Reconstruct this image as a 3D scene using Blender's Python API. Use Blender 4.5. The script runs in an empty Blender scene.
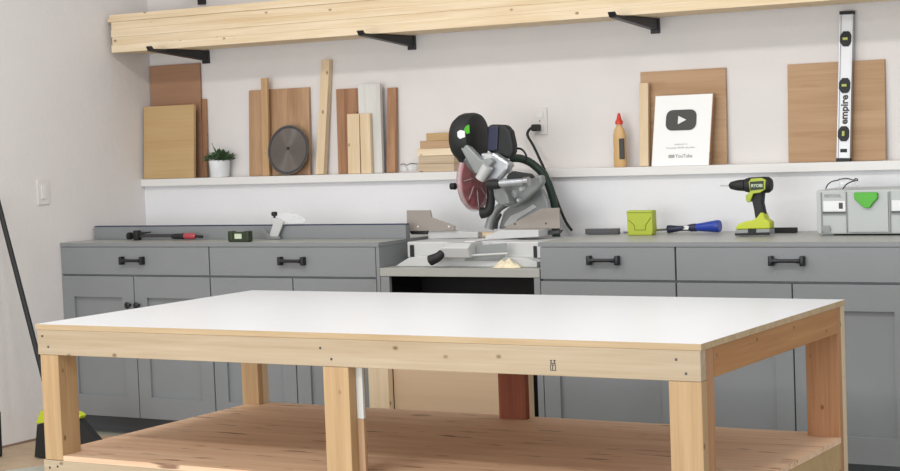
import bpy, bmesh, math, random
from mathutils import Vector, Matrix
random.seed(7)
C = bpy.context.scene.collection
PI = math.pi
def srgb(h):
    h = h.lstrip('#'); v = [int(h[i:i+2], 16)/255 for i in (0, 2, 4)]
    return tuple(c/12.92 if c <= .04045 else ((c+.055)/1.055)**2.4 for c in v) + (1,)

# ------------------------------------------------------------------ camera
CAM = Vector((6.0092, -7.0527, 1.3788)); F = 1781.87
def axes(yaw=.5381, pitch=-.0572, roll=-.0378):
    c, s = math.cos(yaw), math.sin(yaw)
    r = Vector((c, s, 0)); fw = Vector((-s, c, 0)); u = Vector((0, 0, 1))
    cp, sp = math.cos(pitch), math.sin(pitch)
    fw, u = fw*cp+u*sp, u*cp-fw*sp
    cr, sr = math.cos(roll), math.sin(roll)
    return r*cr+u*sr, u*cr-r*sr, fw
RX, UP, FW = axes()
def at(px, py, ax='Y', v=0.0):                       # a point of the photo on a real plane
    d = FW+RX*((px-450)/F)-UP*((py-235.5)/F)
    k = 'XYZ'.index(ax)
    return CAM+d*((v-CAM[k])/d[k])
cam = bpy.data.cameras.new('camera'); cam.sensor_width = 36; cam.lens = F/900*36
co = bpy.data.objects.new('camera', cam); C.objects.link(co)
m = Matrix((RX, UP, -FW)).transposed().to_4x4(); m.translation = CAM
co.matrix_world = m
bpy.context.scene.camera = co

# ------------------------------------------------------------------ materials
def newmat(name):
    m = bpy.data.materials.new(name); m.use_nodes = True
    nt = m.node_tree; b = nt.nodes['Principled BSDF']
    return m, nt, b
def plain(name, col, rough=.5, metal=0, bump=0, bscale=60, var=.05, spec=.5, **kw):
    m, nt, b = newmat(name); c = srgb(col)
    tc = nt.nodes.new('ShaderNodeTexCoord'); n = nt.nodes.new('ShaderNodeTexNoise')
    n.inputs['Scale'].default_value = kw.get('vscale', 6); n.inputs['Detail'].default_value = 4
    nt.links.new(tc.outputs['Object'], n.inputs['Vector'])
    r = nt.nodes.new('ShaderNodeValToRGB')
    r.color_ramp.elements[0].position = .3; r.color_ramp.elements[1].position = .7
    r.color_ramp.elements[0].color = tuple(x*(1-var) for x in c[:3])+(1,)
    r.color_ramp.elements[1].color = tuple(min(1, x*(1+var)) for x in c[:3])+(1,)
    nt.links.new(n.outputs['Fac'], r.inputs['Fac']); nt.links.new(r.outputs['Color'], b.inputs['Base Color'])
    b.inputs['Roughness'].default_value = rough; b.inputs['Metallic'].default_value = metal
    b.inputs['Specular IOR Level'].default_value = spec
    if 'alpha' in kw: b.inputs['Alpha'].default_value = kw['alpha']
    if 'trans' in kw: b.inputs['Transmission Weight'].default_value = kw['trans']; b.inputs['IOR'].default_value = kw.get('ior', 1.05)
    if bump:
        n2 = nt.nodes.new('ShaderNodeTexNoise'); n2.inputs['Scale'].default_value = bscale; n2.inputs['Detail'].default_value = 5
        nt.links.new(tc.outputs['Object'], n2.inputs['Vector'])
        bp = nt.nodes.new('ShaderNodeBump'); bp.inputs['Strength'].default_value = bump; bp.inputs['Distance'].default_value = .01
        nt.links.new(n2.outputs['Fac'], bp.inputs['Height']); nt.links.new(bp.outputs['Normal'], b.inputs['Normal'])
    return m
def wood(name, light, dark, axis='X', knots=True, streak=None, scale=1.0, rough=.6, contrast=1.0, kcol='#6b4526'):
    m, nt, b = newmat(name); N = nt.nodes; Lk = nt.links
    tc = N.new('ShaderNodeTexCoord'); oi = N.new('ShaderNodeObjectInfo')
    add = N.new('ShaderNodeVectorMath'); add.operation = 'ADD'
    mul = N.new('ShaderNodeVectorMath'); mul.operation = 'SCALE'; mul.inputs[0].default_value = (7.3, 3.1, 5.7)
    Lk.new(oi.outputs['Random'], mul.inputs['Scale'])
    Lk.new(tc.outputs['Object'], add.inputs[0]); Lk.new(mul.outputs[0], add.inputs[1])
    def mapped(a, c):
        mp = N.new('ShaderNodeMapping'); s = [c*scale]*3; s['XYZ'.index(axis)] = a*scale
        mp.inputs['Scale'].default_value = s; Lk.new(add.outputs[0], mp.inputs['Vector']); return mp
    n1 = N.new('ShaderNodeTexNoise'); n1.inputs['Scale'].default_value = 1; n1.inputs['Detail'].default_value = 5
    n1.inputs['Distortion'].default_value = .8; Lk.new(mapped(1.2, 22).outputs[0], n1.inputs['Vector'])
    n2 = N.new('ShaderNodeTexNoise'); n2.inputs['Scale'].default_value = 1; n2.inputs['Detail'].default_value = 3
    Lk.new(mapped(4, 150).outputs[0], n2.inputs['Vector'])
    mx = N.new('ShaderNodeMath'); mx.operation = 'MULTIPLY_ADD'; mx.inputs[1].default_value = .35
    Lk.new(n2.outputs['Fac'], mx.inputs[0]); 
    m2 = N.new('ShaderNodeMath'); m2.operation = 'MULTIPLY'; m2.inputs[1].default_value = .65
    Lk.new(n1.outputs['Fac'], m2.inputs[0]); Lk.new(m2.outputs[0], mx.inputs[2])
    rp = N.new('ShaderNodeValToRGB'); w = .22/contrast
    rp.color_ramp.elements[0].position = .5-w; rp.color_ramp.elements[1].position = .5+w
    rp.color_ramp.elements[0].color = srgb(dark); rp.color_ramp.elements[1].color = srgb(light)
    Lk.new(mx.outputs[0], rp.inputs['Fac']); out = rp.outputs['Color']
    if knots:
        v = N.new('ShaderNodeTexVoronoi'); v.inputs['Scale'].default_value = 1; Lk.new(mapped(10, 15).outputs[0], v.inputs['Vector'])
        kr = N.new('ShaderNodeValToRGB'); kr.color_ramp.elements[0].position = .05; kr.color_ramp.elements[1].position = .125
        kr.color_ramp.elements[0].color = (1, 1, 1, 1); kr.color_ramp.elements[1].color = (0, 0, 0, 1)
        Lk.new(v.outputs['Distance'], kr.inputs['Fac'])
        km = N.new('ShaderNodeMix'); km.data_type = 'RGBA'; km.inputs[7].default_value = srgb(kcol)
        kf = N.new('ShaderNodeMath'); kf.operation = 'MULTIPLY'; kf.inputs[1].default_value = .75
        Lk.new(kr.outputs['Color'], kf.inputs[0]); Lk.new(kf.outputs[0], km.inputs[0]); Lk.new(out, km.inputs[6]); out = km.outputs[2]
    if streak:
        n3 = N.new('ShaderNodeTexNoise'); n3.inputs['Scale'].default_value = 1; n3.inputs['Detail'].default_value = 2
        Lk.new(mapped(5, 30).outputs[0], n3.inputs['Vector'])
        sr = N.new('ShaderNodeValToRGB'); sr.color_ramp.elements[0].position = .64; sr.color_ramp.elements[1].position = .72
        Lk.new(n3.outputs['Fac'], sr.inputs['Fac'])
        sm = N.new('ShaderNodeMix'); sm.data_type = 'RGBA'; sm.inputs[7].default_value = srgb(streak)
        sf = N.new('ShaderNodeMath'); sf.operation = 'MULTIPLY'; sf.inputs[1].default_value = .75
        Lk.new(sr.outputs['Color'], sf.inputs[0]); Lk.new(sf.outputs[0], sm.inputs[0]); Lk.new(out, sm.inputs[6]); out = sm.outputs[2]
    Lk.new(out, b.inputs['Base Color']); b.inputs['Roughness'].default_value = rough
    b.inputs['Specular IOR Level'].default_value = .3
    return m
M = {}
M['wall'] = plain('wall paint', '#dcd8d6', .8, bump=.15, bscale=40, var=.012, spec=.2)
M['lowwall'] = plain('lower wall paint', '#e2e2e4', .7, bump=.1, bscale=40, var=.01, spec=.3)
M['trimw'] = plain('trim paint', '#e0dedb', .45, var=.01)
M['floor'] = plain('painted concrete', '#a9aaa0', .45, bump=.1, bscale=25, var=.12, vscale=2.5)
M['base'] = plain('dusty brown base strip', '#8f7462', .8, var=.1)
M['dust'] = plain('dusty concrete', '#b09a80', .8, bump=.2, bscale=30, var=.15)
M['grey'] = plain('grey cabinet paint', '#818486', .42, var=.02, bump=.03, bscale=80)
M['greytop'] = plain('grey worktop paint', '#a2a29c', .38, var=.03)
M['greydark'] = plain('dark grey toe kick shade', '#5a5c60', .6, var=.03)  # toe kick shadow put into a darker grey than the cabinets
M['bay'] = plain('black bay shade', '#181517', .7, var=.1)  # black stands in for the deep shade inside the bay
M['black'] = plain('black metal', '#16161a', .4, var=.1)
M['rubber'] = plain('black rubber', '#17191a', .6, var=.1)
M['navy'] = plain('navy strip', '#23304e', .4)
M['white'] = plain('white laminate', '#d0d2d5', .3, var=.008)
M['plaque'] = plain('white plaque face', '#efefed', .3, var=.006)
M['whitep'] = plain('white plastic', '#dedcda', .35, var=.01)
M['ceramic'] = plain('white ceramic', '#dfe1e3', .3, var=.01)
M['ply_edge'] = wood('plywood edge', '#cdb594', '#b3966e', knots=False)
X_, Y_, Z_ = 'X', 'Y', 'Z'
M['pineX'] = wood('pale pine', '#c6b49b', '#ad9678', 'X')
M['pineXL'] = wood('pale stacked lumber', '#ecdbc0', '#d3b88e', 'X', contrast=1.1)
M['pineZ'] = wood('yellow pine', '#ceae84', '#b08d66', 'Z')
M['pineY'] = wood('shaded side pine', '#c5935f', '#a97242', 'Y')  # shade and warm bounce on the side aprons, put into the wood colour
M['pineZp'] = wood('pale pine upright', '#e2ceb0', '#d0b691', 'Z')
M['red'] = wood('reddish cedar', '#9c5a3c', '#6d3524', 'Z', knots=False)
M['orangeZ'] = wood('shaded pine upright', '#c2926a', '#a06f48', 'Z')  # bench leg pine with its shaded faces coloured in as darker orange
M['shelfply'] = wood('reddish plywood', '#f2d3b4', '#d9ae8a', 'X', knots=False, streak='#5c2f20', contrast=1.2)
M['ply'] = wood('birch plywood', '#bf9d7c', '#9c7858', 'Z', knots=False, scale=.9, contrast=1.1)
M['plyH'] = wood('tan plywood sheet', '#c0a080', '#a3815f', 'X', knots=False, scale=.8, streak='#a58362', contrast=1.0)
M['hard'] = wood('brown hardboard', '#a98568', '#95705a', 'X', knots=False, scale=.5, contrast=.7)
M['mdf'] = wood('yellow plywood', '#c6a97c', '#b19064', 'X', knots=False, scale=.7, contrast=.8)
M['walnut'] = wood('brown hardwood', '#b48c6c', '#8d6347', 'Z', knots=True, scale=1.2, contrast=1.3, kcol='#4a2a1a')
M['lightply'] = wood('light plywood panel', '#cfb598', '#c0a283', 'X', knots=False, scale=.5, contrast=.6)
M['whiteboard'] = wood('whitewashed board', '#dcdcd8', '#c4c2bc', 'Z', knots=False)
M['alu'] = plain('brushed aluminium', '#b9bcc0', .35, .7, var=.04)
M['alupaint'] = plain('silver level frame', '#d6d7d9', .35, .2, var=.02)
M['cast'] = plain('cast grey alloy', '#8f9392', .45, .3, var=.08)
M['castlight'] = plain('pale grey saw casting', '#c2c3c2', .5, .1, var=.05)
M['fence'] = plain('taupe fence plate', '#9a928a', .5, .2, var=.04)
M['steel'] = plain('steel', '#a0a2a4', .3, .9, var=.05)
M['darksteel'] = plain('dark steel bar', '#4b4a4c', .4, .5, var=.1)
M['bluedark'] = plain('dark blue plastic', '#20243f', .4, var=.08)
M['blue'] = plain('blue plastic', '#1f3c9c', .35, var=.05)
M['lime'] = plain('lime plastic', '#a9b632', .4, var=.04)
M['yellow'] = plain('fluorescent yellow plastic', '#b9c428', .4, var=.04)
M['limed'] = plain('lime groove', '#6d7a14', .5, var=.04)
M['green'] = plain('bright green latch', '#45a814', .4, var=.03)
M['hose'] = plain('dark green hose', '#1d3327', .5, var=.15, vscale=40)
M['sysgrey'] = plain('light grey toolbox plastic', '#b4b8b6', .45, var=.02)
M['sysdark'] = plain('grey toolbox plastic', '#8d9190', .5, var=.02)
M['label'] = plain('label paper', '#e3e4e3', .5, var=.01)
M['ink'] = plain('dark print', '#3c3c38', .5, var=.02)
M['inkl'] = plain('pale grey print', '#a5a49f', .6, var=.02)
M['pink'] = plain('pink tinted plastic', '#b06468', .35, var=.3, vscale=40, alpha=.65)
M['clear'] = plain('clear plastic', '#e6eaec', .1, var=.01, alpha=.3)
M['redp'] = plain('red plastic', '#a8404a', .4, var=.05)
M['orange'] = plain('orange red cap', '#cf3b25', .4, var=.03)
M['glue'] = plain('yellow glue bottle', '#cda871', .45, var=.04)
M['leaf'] = plain('dark green leaf', '#4d6644', .5, var=.45, vscale=50)
M['soil'] = plain('soil', '#33261c', .9, var=.3)
M['saw'] = plain('sawdust', '#e2d6b8', .9, bump=.5, bscale=200, var=.15, vscale=60)
M['olive'] = plain('dark green rubber', '#28341c', .5, var=.1)
M['lcd'] = plain('pale screen', '#c3cdb4', .3, var=.02)
M['vial'] = plain('level vial', '#b7bf6a', .2, var=.1)
M['plate'] = plain('switch plate plastic', '#d9d6d2', .4, var=.01)
def blade_mat():
    m, nt, b = newmat('brushed saw blade'); N = nt.nodes
    b.inputs['Base Color'].default_value = srgb('#7d7772'); b.inputs['Metallic'].default_value = 1
    b.inputs['Roughness'].default_value = .27; b.inputs['Anisotropic'].default_value = .9; b.inputs['Anisotropic Rotation'].default_value = 0
    t = N.new('ShaderNodeTangent'); t.direction_type = 'RADIAL'; t.axis = 'Y'
    nt.links.new(t.outputs[0], b.inputs['Tangent']); return m
M['blade'] = blade_mat()

# ------------------------------------------------------------------ mesh helpers
def bm_new(): return bmesh.new()
def add_box(bm, x0, x1, y0, y1, z0, z1, bev=0, mat=None, mi=0):
    r = bmesh.ops.create_cube(bm, size=1); vs = r['verts']
    for v in vs:
        v.co = Vector((x0+(v.co.x+.5)*(x1-x0), y0+(v.co.y+.5)*(y1-y0), z0+(v.co.z+.5)*(z1-z0)))
    fs = {f for v in vs for f in v.link_faces}
    for f in fs: f.material_index = mi
    if bev:
        es = list({e for v in vs for e in v.link_edges})
        rb = bmesh.ops.bevel(bm, geom=es, offset=bev, segments=2, affect='EDGES', profile=.5)
        vs = list({v for f in rb['faces'] for v in f.verts} | {v for v in vs if v.is_valid})
        for f in rb['faces']: f.material_index = mi
    if mat is not None: bmesh.ops.transform(bm, matrix=mat, verts=[v for v in vs if v.is_valid])
    return vs
def add_prism(bm, pts, d):                          # pts: 3-D outline, d: extrusion vector
    d = Vector(d); a = [bm.verts.new(Vector(p)) for p in pts]; b = [bm.verts.new(Vector(p)+d) for p in pts]
    n = len(pts)
    bm.faces.new(a); bm.faces.new(b[::-1])
    for i in range(n): bm.faces.new((a[i], b[i], b[(i+1) % n], a[(i+1) % n]))
def frame_of(d):
    d = Vector(d).normalized(); a = Vector((0, 0, 1)) if abs(d.z) < .9 else Vector((1, 0, 0))
    u = d.cross(a).normalized(); return u, d.cross(u).normalized()
def add_cyl(bm, p, q, r0, r1=None, n=24):
    r1 = r0 if r1 is None else r1; p = Vector(p); q = Vector(q); u, v = frame_of(q-p)
    A = [bm.verts.new(p+(u*math.cos(t)+v*math.sin(t))*r0) for t in [2*PI*i/n for i in range(n)]]
    B = [bm.verts.new(q+(u*math.cos(t)+v*math.sin(t))*r1) for t in [2*PI*i/n for i in range(n)]]
    bm.faces.new(A[::-1]); bm.faces.new(B)
    for i in range(n): bm.faces.new((A[i], A[(i+1) % n], B[(i+1) % n], B[i]))
def smooth_path(pts, k=8):
    P = [Vector(p) for p in pts]; out = []
    for i in range(len(P)-1):
        p0, p1, p2, p3 = P[max(0, i-1)], P[i], P[i+1], P[min(len(P)-1, i+2)]
        for j in range(k):
            t = j/k
            out.append(.5*((2*p1)+(-p0+p2)*t+(2*p0-5*p1+4*p2-p3)*t*t+(-p0+3*p1-3*p2+p3)*t**3))
    return out+[P[-1]]
def add_tube(bm, pts, r, n=12, rib=0):
    pts = [Vector(p) for p in pts]; rings = []; u = None
    for i, p in enumerate(pts):
        d = (pts[min(i+1, len(pts)-1)]-pts[max(i-1, 0)]).normalized()
        if u is None: u, v = frame_of(d)
        u = (u-d*u.dot(d)).normalized(); v = d.cross(u)
        rr = r(i/(len(pts)-1)) if callable(r) else r
        if rib and i % 2: rr *= 1-rib
        rings.append([bm.verts.new(p+(u*math.cos(t)+v*math.sin(t))*rr) for t in [2*PI*k/n for k in range(n)]])
    for a, b in zip(rings, rings[1:]):
        for k in range(n): bm.faces.new((a[k], a[(k+1) % n], b[(k+1) % n], b[k]))
    bm.faces.new(rings[0][::-1]); bm.faces.new(rings[-1])
def add_lathe(bm, c, prof, n=32, axis='Z'):
    c = Vector(c); rings = []
    for r, h in prof:
        ring = []
        for k in range(n):
            t = 2*PI*k/n; a, b = r*math.cos(t), r*math.sin(t)
            o = {'Z': (a, b, h), 'X': (h, a, b), 'Y': (a, h, b)}[axis]
            ring.append(bm.verts.new(c+Vector(o)))
        rings.append(ring)
    for a, b in zip(rings, rings[1:]):
        for k in range(n): bm.faces.new((a[k], a[(k+1) % n], b[(k+1) % n], b[k]))
    bm.faces.new(rings[0][::-1]); bm.faces.new(rings[-1])
def obj(name, bm, mat, parent=None, origin=None, bev=0, smooth=False, kind=None):
    bmesh.ops.recalc_face_normals(bm, faces=bm.faces)
    if parent is not None: base = wloc(parent)
    else:
        if origin is None:
            xs = [v.co for v in bm.verts]
            lo = Vector([min(c[i] for c in xs) for i in range(3)]); hi = Vector([max(c[i] for c in xs) for i in range(3)])
            origin = ((lo.x+hi.x)/2, (lo.y+hi.y)/2, lo.z)
        base = Vector(origin)
    off = base
    bmesh.ops.translate(bm, verts=bm.verts, vec=-off)
    me = bpy.data.meshes.new(name); bm.to_mesh(me); bm.free()
    for mm in (mat if isinstance(mat, (list, tuple)) else [mat]): me.materials.append(mm)
    o = bpy.data.objects.new(name, me); C.objects.link(o)
    if parent is not None: o.parent = parent
    else: o.location = base
    if smooth:
        for p in me.polygons: p.use_smooth = True
    if bev:
        b = o.modifiers.new('edge rounding', 'BEVEL'); b.width = bev; b.segments = 2; b.limit_method = 'ANGLE'; b.angle_limit = .6
    if smooth:
        me.set_sharp_from_angle(angle=.7)
    if kind: o['kind'] = kind
    return o
def wloc(o):
    p = Vector((0, 0, 0))
    while o is not None: p = p+Vector(o.location); o = o.parent
    return p
def tag(o, label, cat, group=None):
    o['label'] = label; o['category'] = cat
    if group: o['group'] = group
    return o
def thing(name, label, cat, loc, group=None):
    o = bpy.data.objects.new(name, None); C.objects.link(o); o.location = loc; o.empty_display_size = .05
    return tag(o, label, cat, group)
def box(name, mat, parent, x0, x1, y0, y1, z0, z1, bev=.001, kind=None):
    bm = bm_new(); add_box(bm, x0, x1, y0, y1, z0, z1, 0)
    return obj(name, bm, mat, parent, bev=bev, kind=kind)
def cut_text(name, s, size, mat, parent, pos, xdir, updir, depth=.0006, align='CENTER', bold=0):
    cu = bpy.data.curves.new('t', 'FONT'); cu.body = s; cu.size = size; cu.extrude = depth; cu.offset = bold
    cu.align_x = align; cu.align_y = 'CENTER'; cu.resolution_u = 3
    t = bpy.data.objects.new('t', cu); C.objects.link(t)
    me = bpy.data.meshes.new_from_object(t, depsgraph=bpy.context.evaluated_depsgraph_get())
    bpy.data.objects.remove(t)
    xd = Vector(xdir).normalized(); ud = Vector(updir).normalized(); nd = xd.cross(ud)
    R = Matrix((xd, ud, nd)).transposed().to_4x4(); R.translation = Vector(pos)-wloc(parent)
    me.transform(R); me.name = name; me.materials.clear(); me.materials.append(mat)
    o = bpy.data.objects.new(name, me); C.objects.link(o); o.parent = parent
    return o

# ------------------------------------------------------------------ setting
YU = .09                                              # upper wall sits behind the thicker lower wall
LZ = 1.2035                                           # ledge top
CT, CF = .922, -.6397                                 # worktop height and front
bm = bm_new(); add_box(bm, -.012, 8, YU, YU+.12, LZ-.037, 3.0); obj('wall_back', bm, M['wall'], kind='structure')
bm = bm_new(); add_box(bm, -.012, 8, 0, YU+.12, 0, LZ-.037); obj('wall_back_lower', bm, M['lowwall'], kind='structure').name = 'wall_lower'
bm = bm_new(); add_box(bm, -.13, -.012, -8, YU+.12, 0, 3.0); obj('wall_left', bm, M['wall'], kind='structure')
bm = bm_new(); add_box(bm, -.012, 8, -.0276, YU, LZ-.037, LZ); obj('trim_1', bm, M['trimw'], bev=.002, kind='structure')
bm = bm_new(); add_box(bm, -.12, 8, -8, 0, -.1, 0); obj('floor', bm, M['floor'], kind='structure')
bm = bm_new(); add_box(bm, -.012, -.004, -4, -.66, 0, .010); obj('baseboard_left', bm, M['base'], kind='structure')
bm = bm_new(); add_prism(bm, [(0.007, -.66, 0), (.007, -3, 0), (.45, -2.9, 0), (.5, -1.9, 0), (.42, -1.5, 0), (.75, -.9, 0), (1.2, -.6, 0)], (0, 0, .0015))
o = obj('floor_dust', bm, M['dust']); o['kind'] = 'stuff'; tag(o, 'beige sawdust film on the floor along the left wall', 'dust')

# ------------------------------------------------------------------ base cabinets
FR = CF                                               # front face of drawers and doors
def shaker(x0, x1, z0, z1, st=.072, rl=.10):
    bm = bm_new(); y0, y1 = FR, FR+.019; yp = FR+.015
    xs = [x0, x0+st, x1-st, x1]; zs = [z0, z0+rl, z1-rl, z1]
    def q(a, b, c, d, y):
        bm.faces.new([bm.verts.new(p) for p in ((a, y, c), (b, y, c), (b, y, d), (a, y, d))])
    for i in range(3):
        for j in range(3):
            if i == 1 and j == 1: q(xs[1], xs[2], zs[1], zs[2], yp)
            else: q(xs[i], xs[i+1], zs[j], zs[j+1], y0)
    q(x1, x0, z0, z1, y1)
    for (a, b) in (((xs[1], zs[1]), (xs[2], zs[1])), ((xs[2], zs[1]), (xs[2], zs[2])), ((xs[2], zs[2]), (xs[1], zs[2])), ((xs[1], zs[2]), (xs[1], zs[1]))):
        bm.faces.new([bm.verts.new(p) for p in ((a[0], y0, a[1]), (b[0], y0, b[1]), (b[0], yp, b[1]), (a[0], yp, a[1]))])
    for (a, b) in (((x0, z0), (x1, z0)), ((x1, z0), (x1, z1)), ((x1, z1), (x0, z1)), ((x0, z1), (x0, z0))):
        bm.faces.new([bm.verts.new(p) for p in ((a[0], y0, a[1]), (b[0], y0, b[1]), (b[0], y1, b[1]), (a[0], y1, a[1]))])
    bmesh.ops.remove_doubles(bm, verts=bm.verts, dist=1e-5)
    return bm
def pull(parent, x, z):
    bm = bm_new()
    for s in (-1, 1):
        add_box(bm, x+s*.062-.008, x+s*.062+.008, FR-.028, FR, z-.019, z+.019, .003)
        add_cyl(bm, (x+s*.054, FR-.020, z), (x+s*.03, FR-.020, z), .010, .007, 16)
    add_cyl(bm, (x-.062, FR-.020, z), (x+.062, FR-.020, z), .0072, None, 16)
    return obj('handle', bm, M['black'], parent, smooth=True)
def knob(parent, x, z):
    bm = bm_new(); add_lathe(bm, (x, FR, z), [(.006, 0), (.006, -.014), (.014, -.018), (.016, -.026), (.010, -.031)], 20, 'Y')
    return obj('knob', bm, M['black'], parent, smooth=True)
def cabinet(label, x0, x1, doors, hx, hz, knobs=(), group=None):
    t = thing('base_cabinet', label, 'cabinet', ((x0+x1)/2, -.32, 0), group)
    bm = bm_new(); yb = FR+.020
    add_prism(bm, [(x0, -.003, .0), (x0, yb+.085, .0), (x0, yb+.085, .09), (x0, yb, .09), (x0, yb, CT-.0185), (x0, -.003, CT-.0185)], (x1-x0, 0, 0))
    obj('body', bm, M['grey'], t)
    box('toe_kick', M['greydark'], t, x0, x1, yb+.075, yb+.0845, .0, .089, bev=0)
    d = box('drawer', M['grey'], t, x0+.002, x1-.002, FR, FR+.019, .772, CT-.0205, bev=.0012)
    pull(d, hx, hz)
    for i, (a, b) in enumerate(doors):
        dr = obj('door', shaker(a, b, .0915, .763), M['grey'], t, bev=.0008)
        for k in knobs:
            if a < k < b: knob(dr, k, .629)
    return t
def wtop(x0, x1, y0, y1):
    bm = bm_new(); add_box(bm, x0, x1, y0, y1, CT-.018, CT); bmesh.ops.recalc_face_normals(bm, faces=bm.faces)
    for f in bm.faces: f.material_index = 0 if f.normal.z > .5 else 1
    return obj('worktop', bm, [M['greytop'], M['grey']])
cabinet('grey base cabinet at the left wall, black knobs showing', -.010, .894, [(-.009, .437), (.443, .892)], .446, .839, (.413, .467))
cabinet('grey base cabinet between the corner cabinet and the miter saw bay', .897, 1.804, [(.899, 1.357), (1.363, 1.802)], 1.368, .841)
box('end_panel', M['grey'], bpy.data.objects['base_cabinet.001'], 1.8045, 1.8215, CF+.002, -.003, 0, CT-.0185)
cabinet('narrow grey base cabinet just right of the miter saw bay', 2.603, 3.201, [(2.605, 3.199)], 2.896, .850)
cabinet('wide grey base cabinet at the right edge under the drill', 3.204, 4.139, [(3.206, 3.673), (3.679, 4.137)], 3.662, .851)
tag(wtop(-.010, 1.823, CF-.002, -.002), 'grey painted worktop left of the saw, running from the left wall', 'worktop')
tag(wtop(2.598, 4.6, CF-.002, -.002), 'grey painted worktop right of the saw, under the drill and toolbox', 'worktop')
# low grey fence on the left worktop
t = thing('saw_fence', 'long low grey fence with dark track standing on the left worktop', 'fence', (.9, -.41, CT))
box('fence_board', M['grey'], t, .004, 1.820, -.4128, -.378, CT+.0005, .984, bev=.001)
box('track', M['navy'], t, .004, 1.820, -.408, -.383, .984, .989, bev=.0005)

# ------------------------------------------------------------------ saw bay
t = thing('saw_bench', 'lowered grey bench carrying the miter saw between the cabinets', 'bench', (2.21, -.3, 0))
box('bench_top', M['greytop'], t, 1.824, 2.600, CF-.001, -.002, .777, .812, bev=.0015)
box('frame_post', M['grey'], t, 1.824, 1.868, CF+.002, CF+.022, 0, .776)
box('frame_post', M['grey'], t, 2.572, 2.600, CF+.002, CF+.022, 0, .776)
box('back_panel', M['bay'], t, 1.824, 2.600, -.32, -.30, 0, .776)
box('side_shade', M['bay'], t, 1.824, 1.836, CF+.023, -.321, 0, .776)  # black sheets that darken the bay like its own shade
box('side_shade', M['bay'], t, 2.590, 2.600, CF+.023, -.321, 0, .776)
tag(box('panel', M['lightply'], None, 1.890, 2.52, -.668, -.653, 0, .60), 'pale plywood panel standing in the bay under the miter saw', 'panel')
tag(box('wood_post', M['pineZp'], None, 1.785, 1.886, -.705, -.667, 0, .62), 'short pine post standing left of the pale panel under the saw', 'post')

# ------------------------------------------------------------------ workbench
TX0, TX1, TY0, TY1, TZ = 1.680, 4.120, -2.5813, -1.361, .7828
t = thing('workbench', 'large pine workbench with white top and plywood lower shelf', 'workbench', (2.9, -1.97, 0))
bm = bm_new(); add_box(bm, TX0, TX1, TY0, TY1, TZ-.018, TZ); 
bmesh.ops.recalc_face_normals(bm, faces=bm.faces)
for f in bm.faces: f.material_index = 0 if f.normal.z > .5 else 1
obj('tabletop', bm, [M['white'], M['ply_edge']], t)
AZ = TZ-.0185; AB = .679; W2 = .038
def scr(parent, pts, y):
    for x, z in pts:
        bm = bm_new(); add_cyl(bm, (x, y+.001, z), (x, y-.0007, z), .0042, None, 12); obj('screw', bm, M['darksteel'], parent)
a = box('front_apron', M['pineX'], t, TX0+.005, TX1-.003, TY0+.001, TY0+W2, AB, AZ, bev=.0015)
scr(a, [(1.708, .742), (1.733, .706), (4.045, .738), (4.073, .700), (2.86, .735), (2.90, .702)], TY0+.001)
# carpenter's stamp on the front apron
bm = bm_new()
p = at(553, 360, 'Y', TY0); q = at(559, 371, 'Y', TY0)
for (u0, u1, v0, v1) in ((0, 1, .42, .50), (0, 1, .94, 1), (0, .12, .45, 1), (.88, 1, .45, 1), (.35, .5, .5, .95), (0, .35, .0, .08), (.1, .25, .05, .35), (.55, 1, .0, .07), (.7, .85, 0, .35), (0, 1, .28, .35)):
    xx0 = p.x+(q.x-p.x)*u0-.01; xx1 = p.x+(q.x-p.x)*u1-.01; zz1 = p.z+(q.z-p.z)*v0; zz0 = p.z+(q.z-p.z)*v1
    add_box(bm, xx0, xx1, TY0+.0003, TY0+.0012, zz0, zz1)
obj('grade_stamp', bm, M['ink'], a)
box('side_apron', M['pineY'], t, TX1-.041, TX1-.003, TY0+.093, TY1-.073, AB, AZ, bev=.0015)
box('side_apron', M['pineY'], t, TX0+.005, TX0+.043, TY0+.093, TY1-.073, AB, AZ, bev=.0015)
box('back_apron', M['pineX'], t, TX0+.08, TX1-.125, TY1-.040, TY1-.002, AB, AZ, bev=.0015)
SZ = .335
def front_leg(x0, x1, two=False):
    bm = bm_new()
    add_box(bm, x0, x1, TY0+.0015, TY0+W2, SZ-.017, AB-.001)
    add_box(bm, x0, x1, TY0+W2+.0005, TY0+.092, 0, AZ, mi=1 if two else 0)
    add_box(bm, x0, x1, TY0+.0015, TY0+W2, 0, .227)
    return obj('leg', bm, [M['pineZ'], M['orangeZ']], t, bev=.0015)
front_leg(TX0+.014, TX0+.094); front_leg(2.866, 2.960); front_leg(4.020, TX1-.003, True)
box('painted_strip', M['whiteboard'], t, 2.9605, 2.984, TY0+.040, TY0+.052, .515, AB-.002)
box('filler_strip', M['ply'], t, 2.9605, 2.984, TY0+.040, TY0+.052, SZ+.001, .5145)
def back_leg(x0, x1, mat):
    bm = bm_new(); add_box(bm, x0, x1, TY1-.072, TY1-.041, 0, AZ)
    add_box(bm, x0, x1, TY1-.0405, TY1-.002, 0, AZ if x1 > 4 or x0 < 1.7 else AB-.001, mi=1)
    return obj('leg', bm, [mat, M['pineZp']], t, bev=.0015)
back_leg(1.665, 1.745, M['pineZ']); back_leg(2.835, 2.945, M['red']); back_leg(4.005, TX1-.003, M['orangeZ'])
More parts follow.
